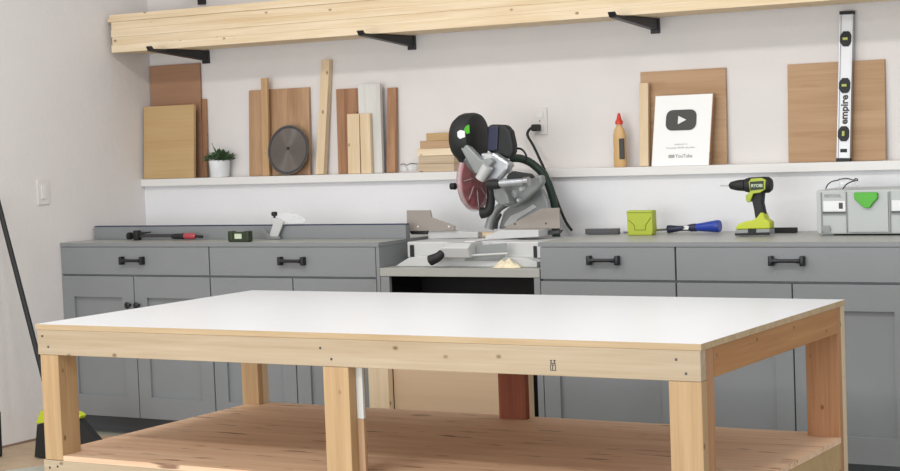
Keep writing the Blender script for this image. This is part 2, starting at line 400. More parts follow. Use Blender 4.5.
# lower shelf: plywood on rails
bm = bm_new(); add_box(bm, TX0+.096, 4.018, TY0+.001, TY0+.0925, SZ-.018, SZ)
add_box(bm, TX0+.003, TX1-.001, TY0+.0925, TY1-.074, SZ-.018, SZ)
add_box(bm, 1.75, 2.832, TY1-.0745, TY1-.002, SZ-.018, SZ); add_box(bm, 2.948, 4.002, TY1-.0745, TY1-.002, SZ-.018, SZ)
obj('lower_shelf', bm, M['shelfply'], t)
a = box('front_rail', M['pineX'], t, TX0+.005, TX1-.003, TY0+.0012, TY0+W2-.001, .228, SZ-.0185, bev=.0015)
scr(a, [(1.712, .290), (1.745, .275), (1.748, .296)], TY0+.0012)
box('side_rail', M['mdf'], t, TX1-.041, TX1-.003, TY0+.093, TY1-.073, .228, SZ-.0185, bev=.0015)
box('side_rail', M['mdf'], t, TX0+.005, TX0+.043, TY0+.093, TY1-.073, .228, SZ-.0185, bev=.0015)

# ------------------------------------------------------------------ lumber on wall brackets
LB = 1.8426
BZ = LB
def bracket(x, label, z=BZ):
    t = thing('shelf_bracket', label, 'bracket', (x, YU, z-.07), 'steel brackets under the lumber')
    bm = bm_new()
    add_prism(bm, [(x-.016, YU-.002, z-.001), (x-.016, -.335, z-.001), (x-.016, -.335, z-.013), (x-.016, YU-.03, z-.050), (x-.016, YU-.002, z-.050)], (.032, 0, 0))
    obj('arm', bm, M['black'], t, bev=.0015)
    bm = bm_new(); add_box(bm, x-.020, x+.020, YU-.016, YU-.0005, z-.066, z-.001); obj('wall_plate', bm, M['black'], t, bev=.0015)
    bm = bm_new(); add_prism(bm, [(x-.016, -.336, z-.012), (x-.016, -.336, z-.002), (x-.016, -.352, z+.012), (x-.016, -.357, z+.009), (x-.016, -.344, z-.010)], (.032, 0, 0))
    obj('lip', bm, M['black'], t)
bracket(.358, 'black steel bracket under the lumber at the left corner')
bracket(1.582, 'black steel bracket under the lumber above the leaning boards')
bracket(2.826, 'black steel bracket under the lumber above the white plaque')
# leg of a bracket of the tier above
t = thing('shelf_bracket', 'black steel bracket of the upper tier, only its foot showing above the lumber', 'bracket', (.369, YU, 2.03))
p = at(203, 4.5, 'Y', YU)
bm = bm_new(); add_box(bm, p.x-.022, p.x+.022, YU-.016, YU-.0005, p.z, p.z+.1); obj('wall_plate', bm, M['black'], t)
bm = bm_new(); add_prism(bm, [(p.x-.016, YU-.017, p.z+.09), (p.x-.016, -.30, p.z+.09), (p.x-.016, -.30, p.z+.08), (p.x-.016, YU-.017, p.z+.04)], (.032, 0, 0)); obj('arm', bm, M['black'], t)
lay = [(.038, -.234, .016, 'bottom'), (.038, -.232, .022, 'second'), (.038, -.234, .018, 'third'), (.038, -.231, .019, 'fourth'), (.018, -.238, .002, 'fifth'), (.018, -.228, .006, 'topmost')]
z = LB+.0005
for i, (h, y, x, nm) in enumerate(lay):
    tag(box('lumber_board', M['pineXL'], None, x, 4.75+.05*(i % 3), y, y+.139, z, z+h-.0003, bev=.001),
        '%s pine board at the front of the lumber stack on the brackets' % nm if nm != 'topmost' else 'topmost thin pine board at the front of the lumber stack', 'board', 'pine lumber on the brackets')
    if i in (0, 1, 2):
        tag(box('lumber_board', M['pineXL'], None, x+.02, 4.7, y+.1405, y+.28, z, z+h-.0008, bev=.002), 'pine board lying behind the front lumber, against the back wall', 'board', 'pine lumber behind the front boards')
    z += h
p0 = at(165, 10, 'Y', -.07)
tag(box('lumber_board', M['pineXL'], None, .035, p0.x+.03, -.088, .048, LB+.115, LB+.115+.038, bev=.002), 'short pine offcut lying on the back row of the lumber', 'board')

# ------------------------------------------------------------------ things on the ledge
def leaner(name, label, cat, mat, x0, x1, z1, yb, yt, th, slant=0, group=None, z0=LZ+.0005):
    """board of thickness th whose front bottom edge stands at y=yb and whose back top edge reaches y=yt"""
    h = z1-z0; ang = math.atan2(max(yt-yb-th, 0), h)
    bm = bm_new(); L = h/math.cos(ang)
    add_box(bm, 0, x1-x0, 0, th, th*math.sin(ang)*0, L)
    bmesh.ops.transform(bm, matrix=Matrix.Translation((x0, yb, z0+th*0)) @ Matrix.Rotation(-ang, 4, 'X'), verts=bm.verts)
    lo = min(v.co.z for v in bm.verts)
    for v in bm.verts: v.co.z += z0-lo; v.co.x += slant*(v.co.z-z0)
    return tag(obj(name, bm, mat, bev=.001), label, cat, group)
leaner('plywood_sheet', 'tall brown hardboard sheet leaning in the corner under the lumber', 'board', M['hard'], -.006, .320, at(198, 63, 'Y', .08).z, .062, .088, .012)
leaner('plywood_sheet', 'yellowish plywood square leaning in front of the brown sheet in the corner', 'board', M['mdf'], .006, .330, at(148, 107, 'Y', .0).z, -.024, .02, .018)
leaner('wood_strip', 'thin wood strip leaning between the corner boards and the plant', 'strip', M['walnut'], .326, .350, at(203, 99, 'Y', .07).z, .055, .088, .014)
leaner('plywood_sheet', 'brown plywood rectangle leaning behind the round saw blade', 'board', M['ply'], .622, .988, at(280, 89, 'Y', .085).z, .050, .088, .012)
leaner('wood_strip', 'narrow tan wood strip leaning on the board behind the saw blade', 'strip', M['pineZ'], .730, .768, at(266, 78, 'Y', .04).z, .018, .049, .014)
leaner('wood_strip', 'tall pale pine strip standing alone right of the saw blade', 'strip', M['pineZp'], 1.033, 1.080, at(328, 60, 'Y', .085).z, .035, .088, .030, slant=.085)
leaner('hardwood_board', 'reddish brown board leaning behind the white board', 'board', M['walnut'], 1.150, 1.320, at(345, 89, 'Y', .088).z, .060, .089, .020)
leaner('hardwood_board', 'dark brown board leaning right of the white board', 'board', M['walnut'], 1.436, 1.484, at(392, 88, 'Y', .088).z, .045, .089, .022, slant=.02)
leaner('white_board', 'whitewashed board leaning between two brown boards', 'board', M['whiteboard'], 1.300, 1.424, at(371, 84, 'Y', .05).z, .028, .055, .020)
leaner('pine_offcut', 'short pine offcut leaning at left in front of the white board', 'offcut', M['pineZp'], 1.248, 1.316, at(354, 114, 'Y', .02).z, .000, .030, .019)
leaner('pine_offcut', 'short pine offcut leaning at right in front of the white board', 'offcut', M['pineZp'], 1.322, 1.378, at(367, 113.5, 'Y', .02).z, .002, .027, .019)
# plant
p = Vector((.455, .005, LZ))
t = thing('potted_plant', 'small green plant in a white pot on the ledge', 'plant', (p.x, .03, LZ))
c = (p.x, .030, LZ+.0005)
bm = bm_new(); add_lathe(bm, c, [(.044, 0), (.047, .004), (.054, .080), (.054, .084), (.049, .084), (.048, .074)], 36); obj('pot', bm, M['ceramic'], t, smooth=True)
bm = bm_new(); add_lathe(bm, c, [(.040, .0745), (.046, .0755)], 24); obj('soil', bm, M['soil'], t)
bm = bm_new(); c = Vector(c)
for i in range(230):
    a = random.uniform(0, 2*PI); rr = random.uniform(0, 1)**.6
    st = c+Vector((math.cos(a)*rr*.076, math.sin(a)*rr*.048, .083+random.uniform(0, 1)*(.052*(1-rr*.7))))
    d = Vector((math.cos(a)*(.3+rr), math.sin(a)*(.3+rr)*.8, random.uniform(-.2, 1.1))).normalized()
    Ln = random.uniform(.018, .032); w = Ln*.3; u, v = frame_of(d)
    q = [st, st+d*Ln*.45+u*w+v*w*.3, st+d*Ln, st+d*Ln*.45-u*w+v*w*.3, st+d*Ln*.5-v*w*.2]
    vs = [bm.verts.new(x) for x in q]
    bm.faces.new((vs[0], vs[1], vs[4])); bm.faces.new((vs[1], vs[2], vs[4])); bm.faces.new((vs[2], vs[3], vs[4])); bm.faces.new((vs[3], vs[0], vs[4]))
for k in range(7):
    a = k*.9; tip = c+Vector((math.cos(a)*.055, math.sin(a)*.03, .125))
    add_tube(bm, smooth_path([c+Vector((0, 0, .076)), c+Vector((math.cos(a)*.02, math.sin(a)*.015, .10)), tip], 4), .0012, 5)
sp = at(212, 143, 'Y', .03)
add_tube(bm, [c+Vector((-.005, 0, .08)), sp], .0016, 5)
obj('foliage', bm, M['leaf'], t)
# circular saw blade leaning on the board
t0 = at(290, 150, 'Y', .0)
R0 = .124; ang = .13
bm = bm_new(); n = 60; ring = []
for i in range(n):
    a = 2*PI*i/n
    ring += [Vector((math.cos(a)*R0, 0, math.sin(a)*R0)), Vector((math.cos(a+.05)*(R0-.0045), 0, math.sin(a+.05)*(R0-.0045)))]
add_prism(bm, ring, (0, .0024, 0))
o = obj('circular_saw_blade', bm, [M['blade']], origin=(0, 0, 0))
for f in o.data.polygons: f.use_smooth = False
o.location = (.893, .012, LZ+.0015+R0*math.cos(ang)); o.rotation_euler = (-ang, 0, 0)
tag(o, 'round steel saw blade leaning on the brown plywood board', 'saw blade')
bm = bm_new(); add_cyl(bm, (0, -.0006, 0), (0, .0005, 0), .0085, None, 24)
h = obj('arbor_hole', bm, M['black']); h.parent = o; h.location = (0, 0, 0)
bm = bm_new()
outer = [Vector((math.cos(2*PI*i/64)*R0*.955, -.0004, math.sin(2*PI*i/64)*R0*.955)) for i in range(64)]
inner = [v*.9 for v in outer]
for k in range(64): 
    j = (k+1) % 64
    bm.faces.new([bm.verts.new(x) for x in (outer[k], outer[j], inner[j], inner[k])])
h = obj('rim_coating', bm, M['darksteel'], origin=(0, 0, 0)); h.parent = o; h.location = (0, 0, 0)
# safety glasses
def glasses(label, c, w, ang, dark):
    c = Vector(c); t = thing('safety_glasses', label, 'glasses', c); R = Matrix.Rotation(ang, 3, 'Z')
    def P(x, y, z): return c+R @ Vector((x, y, z))
    for s in (-1, 1):
        bm = bm_new(); pts = []
        for i in range(9):
            u = i/8; pts.append((s*(.006+u*w*.5), -.012+u*u*.025))
        g = [[bm.verts.new(P(x, y, z)) for z in (.004, .022, .038)] for x, y in pts]
        for a, b in zip(g, g[1:]):
            for k in range(2): bm.faces.new((a[k], b[k], b[k+1], a[k+1]))
        l = obj('lens', bm, M['clear'], t, smooth=True); sm = l.modifiers.new('lens thickness', 'SOLIDIFY'); sm.thickness = .0015
        bm = bm_new(); e = s*(.006+w*.5)
        add_tube(bm, smooth_path([P(e, .014, .034), P(e*1.02, .045, .030), P(e*.96, .07, .020), P(e*.90, .085, .003)], 5), .0024, 8)
        obj('temple', bm, M['black'] if dark else M['whitep'], t, smooth=True)
    bm = bm_new()
    add_tube(bm, smooth_path([P(-w*.5-.006, .014, .037), P(-w*.25, -.003, .040), P(0, -.012, .034), P(w*.25, -.003, .040), P(w*.5+.006, .014, .037)], 6), .0022, 8)
    obj('brow_bar', bm, M['black'] if dark else M['darksteel'], t, smooth=True)
glasses('clear safety glasses lying on the ledge left of the wood blocks', (1.585, .0, LZ+.0015), .075, .1, False)
# stack of blocks
bz = LZ+.0005
for i, (a, b, h, nm) in enumerate(((1.640, 1.835, .038, 'lowest'), (1.642, 1.835, .037, 'second from bottom'), (1.635, 1.840, .034, 'middle'), (1.650, 1.83, .036, 'second from top'), (1.684, 1.83, .035, 'topmost'))):
    tag(box('wood_block', M[('pineX', 'pineX', 'pineXL', 'plyH', 'mdf')[i]], None, a, b, .0+.003*i, .082, bz, bz+h-.0008, bev=.0015), '%s wood block in the pile on the ledge beside the saw' % nm, 'block', 'wood blocks piled on the ledge'); bz += h
# glue bottle
p = at(620.5, 167, 'Y', .03); c = (p.x, .03, LZ+.0005)
t = thing('glue_bottle', 'yellow glue bottle with red nozzle standing on the ledge', 'bottle', c)
bm = bm_new()
prof = [(.026, 0), (.030, .004), (.030, .060), (.028, .075), (.029, .090), (.029, .140), (.022, .165), (.013, .178), (.013, .186)]
add_lathe(bm, c, prof, 32)
for v in bm.verts: v.co.y = c[1]+(v.co.y-c[1])*.7
obj('bottle_body', bm, M['glue'], t, smooth=True)
bm = bm_new(); add_lathe(bm, c, [(.017, .1865), (.017, .200), (.012, .206), (.007, .228), (.004, .236)], 24); obj('nozzle_cap', bm, M['orange'], t, smooth=True)
bm = bm_new()
add_box(bm, c[0]+.006, c[0]+.0285, c[1]-.0225, c[1]-.012, LZ+.035, LZ+.125, .002); obj('label_band', bm, M['ink'], t)
# plaque and its boards
leaner('plywood_sheet', 'tan plywood square leaning behind the white plaque', 'board', M['plyH'], 2.750, 3.146, at(684, 70, 'Y', .088).z, .062, .089, .012)
leaner('wood_strip', 'tan wood strip leaning left of the white plaque', 'strip', M['pineZp'], 2.758, 2.800, at(646, 83, 'Y', .055).z, .022, .060, .016)
t = thing('award_plaque', 'white award plaque with dark play button leaning on the plywood', 'plaque', (2.95, .01, LZ))
px0, px1 = 2.826, 3.090; th = .016; yb = -.004; ang = .115; H = at(683, 95, 'Y', .03).z-LZ
R = Matrix.Translation((px0, yb, LZ+.0005)) @ Matrix.Rotation(-ang, 4, 'X') @ Matrix(((1, 0, .045, 0), (0, 1, 0, 0), (0, 0, 1, 0), (0, 0, 0, 1)))
Hl = H/math.cos(ang)
bm = bm_new(); add_box(bm, 0, px1-px0, 0, th, 0, Hl); bmesh.ops.transform(bm, matrix=R, verts=bm.verts); obj('frame', bm, M['plaque'], t, bev=.001)
bm = bm_new(); add_box(bm, px1-px0+.0002, px1-px0+.003, .0, th+.002, 0, Hl); bmesh.ops.transform(bm, matrix=R, verts=bm.verts); obj('edge_band', bm, M['walnut'], t)
W = px1-px0
def pl(u, v, d=0): return R @ Vector((W*u, -d, Hl*v))
def rrect(u0, u1, v0, v1, r, n=6):
    out = []; ry = r*W/Hl
    for (cx, cy, s) in ((u1-r, v1-ry, 0), (u0+r, v1-ry, 1), (u0+r, v0+ry, 2), (u1-r, v0+ry, 3)):
        for k in range(n+1):
            a = PI/2*(s+k/n); out.append((cx+math.cos(a)*r, cy+math.sin(a)*ry))
    return out
nrm = (R.to_3x3() @ Vector((0, -1, 0)))
bm = bm_new(); add_prism(bm, [pl(u, v, .0004) for u, v in rrect(.215, .745, .50, .79, .11)], nrm*.003); pb = obj('play_button', bm, M['ink'], t)
bm = bm_new(); add_prism(bm, [pl(.43, .705, .0038), pl(.43, .585, .0038), pl(.575, .645, .0038)], nrm*.0006); obj('play_triangle', bm, M['label'], pb)
xd = Vector((1, 0, 0)); ud = R.to_3x3() @ Vector((0, 0, 1))
cut_text('name_text', 'PRESENTED TO', .0085, M['inkl'], t, pl(.5, .30, .0006), xd, ud, .0002)
cut_text('name_text', 'for passing 100,000 subscribers', .0105, M['inkl'], t, pl(.5, .255, .0006), xd, ud, .0002)
cut_text('brand_text', 'YouTube', .021, M['inkl'], t, pl(.56, .135, .0006), xd, ud, .0002, bold=.0006)
bm = bm_new(); add_prism(bm, [pl(u, v, .0004) for u, v in rrect(.29, .40, .112, .158, .02)], nrm*.0004); obj('brand_icon', bm, M['inkl'], t)
leaner('plywood_sheet', 'tan plywood square leaning behind the spirit level', 'board', M['plyH'], 3.420, 3.832, at(836, 62, 'Y', .088).z, .060, .089, .012)
# spirit level
zt = at(848, 10, 'Y', .06).z; L = zt-LZ
t = thing('spirit_level', 'silver spirit level standing upright against the plywood square', 'level', (3.66, .02, LZ))
ang = math.atan2(.066, L); R = Matrix.Translation((3.642, .012, LZ+.001)) @ Matrix.Rotation(.022, 4, 'Y') @ Matrix.Rotation(-ang*.75, 4, 'X')
Lh = L*.998; w = .056
def lv(x0, x1, y0, y1, z0, z1, name, mat, par=t, bev=.0006):
    bm = bm_new(); add_box(bm, x0, x1, y0, y1, z0, z1); bmesh.ops.transform(bm, matrix=R, verts=bm.verts); return obj(name, bm, mat, par, bev=bev)
body = lv(.005, w-.005, .006, .014, .012, Lh-.012, 'web', M['alupaint'])
lv(0, .006, 0, .022, .012, Lh-.012, 'flange', M['alu']); lv(w-.006, w, 0, .022, .012, Lh-.012, 'flange', M['alu'])
lv(-.001, w+.001, -.001, .023, 0, .014, 'end_cap', M['rubber']); lv(-.001, w+.001, -.001, .023, Lh-.014, Lh, 'end_cap', M['rubber'])
for zz in (.185, .505, .815):
    bm = bm_new(); zc = zz*Lh
    pts = [Vector((w/2+.028*math.cos(a)*(1 if abs(math.cos(a)) < .8 else .95), -.001, zc+.033*math.sin(a))) for a in [2*PI*i/8+PI/8 for i in range(8)]]
    add_prism(bm, pts, (0, .006, 0)); bmesh.ops.transform(bm, matrix=R, verts=bm.verts); vh = obj('vial_housing', bm, M['rubber'], t, bev=.001)
    bm = bm_new()
    if zz < .7 and zz > .3 or zz > .7: add_cyl(bm, (w/2-.010, -.003, zc), (w/2+.010, -.003, zc), .006, None, 12)
    else: add_cyl(bm, (w/2, -.003, zc-.010), (w/2, -.003, zc+.010), .006, None, 12)
    bmesh.ops.transform(bm, matrix=R, verts=bm.verts); obj('vial', bm, M['vial'], vh, smooth=True)
lv(w/2-.014, w/2+.014, .004, .006, .038, .052, 'hang_hole', M['rubber'])
R3 = R.to_3x3()
cut_text('logo', 'empire', .042, M['ink'], t, R @ Vector((w/2, .0053, .345*Lh)), R3 @ Vector((0, 0, 1)), R3 @ Vector((-1, 0, 0)), .0003, bold=.0015)

# ------------------------------------------------------------------ outlet, switch, cord
p = at(540.5, 121, 'Y', YU)
t = thing('wall_outlet', 'white wall outlet above the ledge with a black plug in it', 'outlet', (p.x, YU, p.z-.057))
box('cover_plate', M['plate'], t, p.x-.036, p.x+.036, YU-.006, YU-.0003, p.z-.060, p.z+.060, bev=.0015)
for s in (-1, 1):
    bm = bm_new(); add_box(bm, p.x-.017, p.x+.017, YU-.008, YU-.0062, p.z+s*.028-.014, p.z+s*.028+.014, .003); obj('socket', bm, M['whitep'], t)
bm = bm_new(); add_cyl(bm, (p.x, YU-.0075, p.z), (p.x, YU-.0062, p.z), .003, None, 12); obj('screw', bm, M['darksteel'], t)
pts = [(p.x-.006, YU-.035, p.z-.030), (p.x-.03, YU-.04, p.z-.032), (p.x-.045, YU-.045, p.z-.06)]
for (a, b, y) in ((534, 147, .03), (542, 164, -.01), (551, 184, -.05), (559, 206, -.045), (566, 222, -.035), (572, 233, -.03)):
    q = at(a, b, 'Y', y); pts.append(tuple(q))
pts[-1] = (pts[-1][0], -.03, max(pts[-1][2], CT+.008))
t = thing('power_cord', 'black power cord hanging from the outlet to the worktop', 'cord', pts[-1])
bm = bm_new(); add_tube(bm, smooth_path(pts, 8), .0062, 10); obj('cable', bm, M['rubber'], t, smooth=True)
bm = bm_new(); add_box(bm, p.x-.024, p.x+.008, YU-.052, YU-.0085, p.z-.045, p.z-.014, .006); obj('plug', bm, M['rubber'], t)
p = at(44.5, 192, 'X', 0)
t = thing('light_switch', 'white light switch plate on the left wall', 'switch', (0, p.y, p.z-.06))
box('cover_plate', M['plate'], t, -.0118, -.006, p.y-.038, p.y+.038, p.z-.060, p.z+.060, bev=.0015)
box('rocker', M['whitep'], t, -.0058, -.002, p.y-.016, p.y+.016, p.z-.033, p.z+.033, bev=.0015)

# ------------------------------------------------------------------ things on the left worktop
# bar clamp with red handle
yc = -.47
t = thing('bar_clamp', 'black bar clamp with red handle lying on the left worktop', 'clamp', (.5, yc, CT))
a = at(130, 237, 'Y', yc).x; b = at(204, 240, 'Y', yc).x; zc = CT+.022
bm = bm_new(); add_box(bm, a+.02, b-.10, yc-.004, yc+.004, zc-.008, zc+.008); obj('bar', bm, M['darksteel'], t, bev=.001)
bm = bm_new(); add_lathe(bm, (a+.012, yc-.015, zc), [(.004, -.010), (.018, -.008), (.018, .008), (.004, .012)], 20, 'X'); add_box(bm, a+.03, a+.062, yc-.016, yc+.016, CT+.0005, zc+.026, .006)
obj('jaw', bm, M['rubber'], t, smooth=True)
bm = bm_new(); add_prism(bm, [(a+.06, yc-.01, zc+.006), (a+.13, yc-.01, zc+.014), (a+.13, yc-.01, zc+.020), (a+.055, yc-.01, zc+.016)], (0, .012, 0)); obj('trigger', bm, M['rubber'], t)
bm = bm_new(); add_lathe(bm, (b-.12, yc, zc-.004), [(.010, -.07), (.014, -.05), (.014, 0), (.009, .004)], 16, 'X'); obj('grip', bm, M['rubber'], t, smooth=True)
bm = bm_new(); add_lathe(bm, (b-.10, yc, zc-.003), [(.010, -.018), (.0145, -.012), (.0155, .02), (.013, .045), (.008, .052)], 20, 'X'); obj('handle', bm, M['redp'], t, smooth=True)
bm = bm_new(); add_cyl(bm, (b-.05, yc, zc-.003), (b-.008, yc, zc-.006), .0065, None, 12); obj('screw_end', bm, M['rubber'], t)
# digital angle gauge
yc = -.585; a = at(230, 236, 'Y', yc).x; b = at(250.5, 236, 'Y', yc).x
t = thing('angle_gauge', 'small dark green digital gauge with pale screen on the worktop', 'gauge', ((a+b)/2, yc, CT))
bm = bm_new(); add_box(bm, a+.004, b-.004, yc-.015, yc+.015, CT+.0005, CT+.046, .003)
for s in (a+.012, b-.012): add_box(bm, s-.012, s+.012, yc-.018, yc+.018, CT+.003, CT+.050, .004)
obj('case', bm, M['olive'], t)
box('screen', M['lcd'], t, (a+b)/2-.020, (a+b)/2+.020, yc-.0168, yc-.0155, CT+.015, CT+.038)
# flip stop standing by the fence
yc = -.44
t = thing('flip_stop', 'pale grey flip stop with black knob and clear guard at the fence', 'fence stop', (at(275, 238, 'Y', yc).x, yc, CT))
def pp(l, y): return [at(a, b, 'Y', y) for a, b in l]
bm = bm_new(); add_prism(bm, pp([(268.5, 237), (273.5, 222), (270, 220), (271, 217.5), (279, 219), (284, 222), (282.5, 224), (277.5, 237)], yc), (0, .010, 0)); obj('stop_arm', bm, M['castlight'], t, bev=.002)
bm = bm_new(); add_prism(bm, pp([(261.5, 229), (264, 228.5), (270.5, 236.5), (280, 236.5), (280, 239), (267, 239)], yc-.004), (0, .003, 0)); obj('stop_foot', bm, M['cast'], t)
q = at(274.5, 218, 'Y', yc+.010)
bm = bm_new(); add_lathe(bm, q, [(.005, 0), (.005, .008), (.014, .012), (.014, .026), (.009, .029)], 16); obj('knob', bm, M['rubber'], t, smooth=True)
bm = bm_new(); add_prism(bm, pp([(279, 219), (277, 215), (286, 212.5), (297, 214.5), (306, 219), (304, 222.5), (290, 223.5)], yc+.012), (0, .003, 0)); obj('clear_guard', bm, M['clear'], t)

# ------------------------------------------------------------------ things on the right worktop
def bar3(name, parent, mat, p, q, w, h):
    p = Vector(p); q = Vector(q); d = (q-p).normalized(); s = d.cross(Vector((0, 0, 1))).normalized(); u = s.cross(d)
    bm = bm_new(); add_prism(bm, [p+s*w/2, p-s*w/2, p-s*w/2+u*h, p+s*w/2+u*h], q-p); return obj(name, bm, mat, parent, bev=.0015)
a = at(585.5, 233.2, 'Z', CT+.001); b = at(618.5, 231.5, 'Z', CT+.001)
a = Vector((2.585, -.17, CT+.001)); b = Vector((2.735, -.155, CT+.001))
tag(bar3('metal_bar', None, M['darksteel'], a, b, .028, .024), 'dark grey metal bar lying left of the lime box', 'bar')
# lime clip box
yc = -.24; a = at(627.5, 233, 'Y', yc); b = at(652.5, 233, 'Y', yc); zt = at(640, 210.5, 'Y', yc).z
t = thing('lime_box', 'small lime yellow plastic box standing on the right worktop', 'box', ((a.x+b.x)/2, yc+.02, CT))
bm = bm_new(); add_prism(bm, [(a.x+.002, yc, CT+.0005), (b.x-.004, yc, CT+.0005), (b.x+.001, yc, CT+.02), (b.x, yc, zt), (a.x-.002, yc, zt), (a.x, yc, CT+.02)], (0, .045, 0)); obj('case', bm, M['lime'], t, bev=.003)
w_ = b.x-a.x; h_ = zt-CT
bm = bm_new(); g = [(.06, .62), (.28, .42), (.3, .22), (.72, .22), (.74, .42), (.96, .72)]
gp = [Vector((a.x+w_*u, yc-.0008, CT+h_*v)) for u, v in g]
for p, q in zip(gp, gp[1:]): add_tube(bm, [p, q], .0013, 6)
obj('flap_groove', bm, M['limed'], t)
box('rim', M['limed'], t, a.x-.001, b.x-.001, yc-.0008, yc-.0002, zt-.010, zt-.0075, bev=0)
# long blue handled tool: steel rod and blue handle
yc = -.12
P = Vector((2.76, yc, CT+.012)); Q = Vector((at(668, 229, 'Y', yc).x, yc, CT+.018)); E_ = Vector((at(720, 226, 'Y', yc).x, yc+.0, CT+.030))
t = thing('screwdriver', 'long steel rod tool with flared blue handle lying on the worktop', 'hand tool', (Q.x, yc, CT))
bm = bm_new(); add_cyl(bm, P-Vector((.02, 0, .006)), Q+Vector((.01, 0, 0)), .0048, None, 12); obj('shaft', bm, M['steel'], t, smooth=True)
dx = E_.x-Q.x
def rr(u): return .012+.002*math.sin(u*20) if u < .35 else .014+(.014*(u-.35)/.65 if u < .93 else .010)
bm = bm_new(); add_tube(bm, [Q+Vector((dx*i/20*.55, 0, .012*i/20*.55)) for i in range(21)], lambda u: .017-.006*math.sin(u*PI)**2*(1 if u < .8 else .5), 16); obj('collar', bm, M['bluedark'], t, smooth=True)
bm = bm_new(); add_tube(bm, [Q+Vector((dx*(.551+.449*i/10), 0, .012*(.55+.45*i/10))) for i in range(11)], lambda u: .0155+.012*u if u < .95 else .024, 16); obj('handle', bm, M['blue'], t, smooth=True)
bm = bm_new(); c = Q+Vector((dx*.38, -.0150, .006)); add_prism(bm, [c+Vector((x, 0, z)) for x, z in ((-.016, -.006), (-.006, .0), (-.014, .008), (.002, .010), (.014, .005), (.008, -.008))], (0, .003, 0)); obj('emblem', bm, M['label'], t)
# drill
yc = -.30; DX = Vector((0, 0, 0))
def dp(l, y=yc): return [at(a, b, 'Y', y) for a, b in l]
base = at(752, 237, 'Y', yc); dz = CT+.0008-at(752, 237.6, 'Y', yc).z
def zs(ps): return [Vector((q.x, q.y, max(q.z+dz, CT+.0006))) for q in ps]
t = thing('cordless_drill', 'black and lime cordless drill standing on its battery', 'drill', (base.x, yc, CT))
c0 = at(748, 187, 'Y', yc); c1 = at(771.5, 186.3, 'Y', yc)
def ax(px): 
    q = at(px, 187.2-(px-727)*.025, 'Y', yc); return Vector((q.x, yc, c0.z+dz))
a0 = ax(745)
prof = lambda l: [(r, ax(px).x-a0.x) for px, r in l]
bm = bm_new(); add_lathe(bm, a0, prof([(745.5, .010), (746, .027), (750, .031), (764, .033), (769, .032), (771.5, .024), (772, .008)]), 28, 'X'); obj('motor_housing', bm, M['rubber'], t, smooth=True)
bm = bm_new(); add_lathe(bm, a0, prof([(729.5, .008), (731, .015), (737, .021), (739, .022), (745, .024), (745.3, .006)]), 24, 'X'); obj('chuck', bm, M['rubber'], t, smooth=True)
bm = bm_new(); add_cyl(bm, ax(720.5), ax(729.6), .0024, .003, 10); obj('drill_bit', bm, M['steel'], t)
# lime shell round the motor and its name plate
bm = bm_new(); add_prism(bm, zs(dp([(748.5, 184), (751, 180.5), (761, 179.8), (765.5, 182), (765, 191), (760, 194.5), (753, 195.5), (750.5, 202), (747.5, 199), (748, 195), (750, 193)], yc-.036)), (0, .012, 0)); s = obj('lime_shell', bm, M['lime'], t, bev=.002)
bm = bm_new(); add_prism(bm, zs(dp([(749.8, 183.6), (763.6, 182.6), (763.6, 191), (750.4, 192.4)], yc-.0375)), (0, .0012, 0)); obj('name_plate', bm, M['olive'], s)
q = zs(dp([(756.9, 187.6)], yc-.0385))[0]
cut_text('brand_text', 'RYOBI', .017, M['lcd'], s, q, (1, 0, 0), (0, 0, 1), .0003, bold=.0005)
bm = bm_new(); add_prism(bm, zs(dp([(750, 197), (757, 192), (763, 192), (762, 205), (764.5, 216), (766, 222), (755, 222), (753.5, 212), (751.5, 203)], yc-.019)), (0, .038, 0)); obj('grip', bm, M['rubber'], t, bev=.008)
bm = bm_new(); add_prism(bm, zs(dp([(745.5, 196.5), (750.5, 197.5), (751, 203.5), (747.5, 204.5), (745.8, 202)], yc-.010)), (0, .020, 0)); obj('trigger', bm, M['lime'], t, bev=.002)
bm = bm_new(); add_prism(bm, zs(dp([(735.5, 229), (738, 226), (744, 223.5), (753, 221.8), (757, 219), (760, 214.5), (763, 214.5), (765, 221), (769.5, 223.5), (770, 230.5), (735.5, 231.5)], yc-.03)), (0, .055, 0)); obj('base_housing', bm, M['yellow'], t, bev=.009)
bm = bm_new(); add_prism(bm, zs(dp([(735, 231.7), (769.5, 230.7), (770, 236), (735, 237.4)], yc-.032)), (0, .058, 0)); b_ = obj('battery', bm, M['sysdark'], t, bev=.003)
bm = bm_new(); add_prism(bm, zs(dp([(748, 230.5), (756, 230.5), (756, 235), (748, 235.5)], yc-.034)), (0, .002, 0)); add_prism(bm, zs(dp([(735, 235.2), (769.8, 234), (769.8, 237), (735, 237.4)], yc-.0335)), (0, .0012, 0)); obj('battery_band', bm, M['rubber'], b_)
a = Vector((3.34+.055, .0-.10, CT+.001)); b = Vector((3.475, -.105, CT+.001))
a = Vector((at(768, 228, 'Y', -.12).x, -.12, CT+.001)); b = Vector((at(796.5, 228, 'Y', -.12).x, -.12, CT+.001))
tag(bar3('metal_bar', None, M['rubber'], a, b, .03, .021), 'flat black bar lying between the drill and the grey toolbox', 'bar')
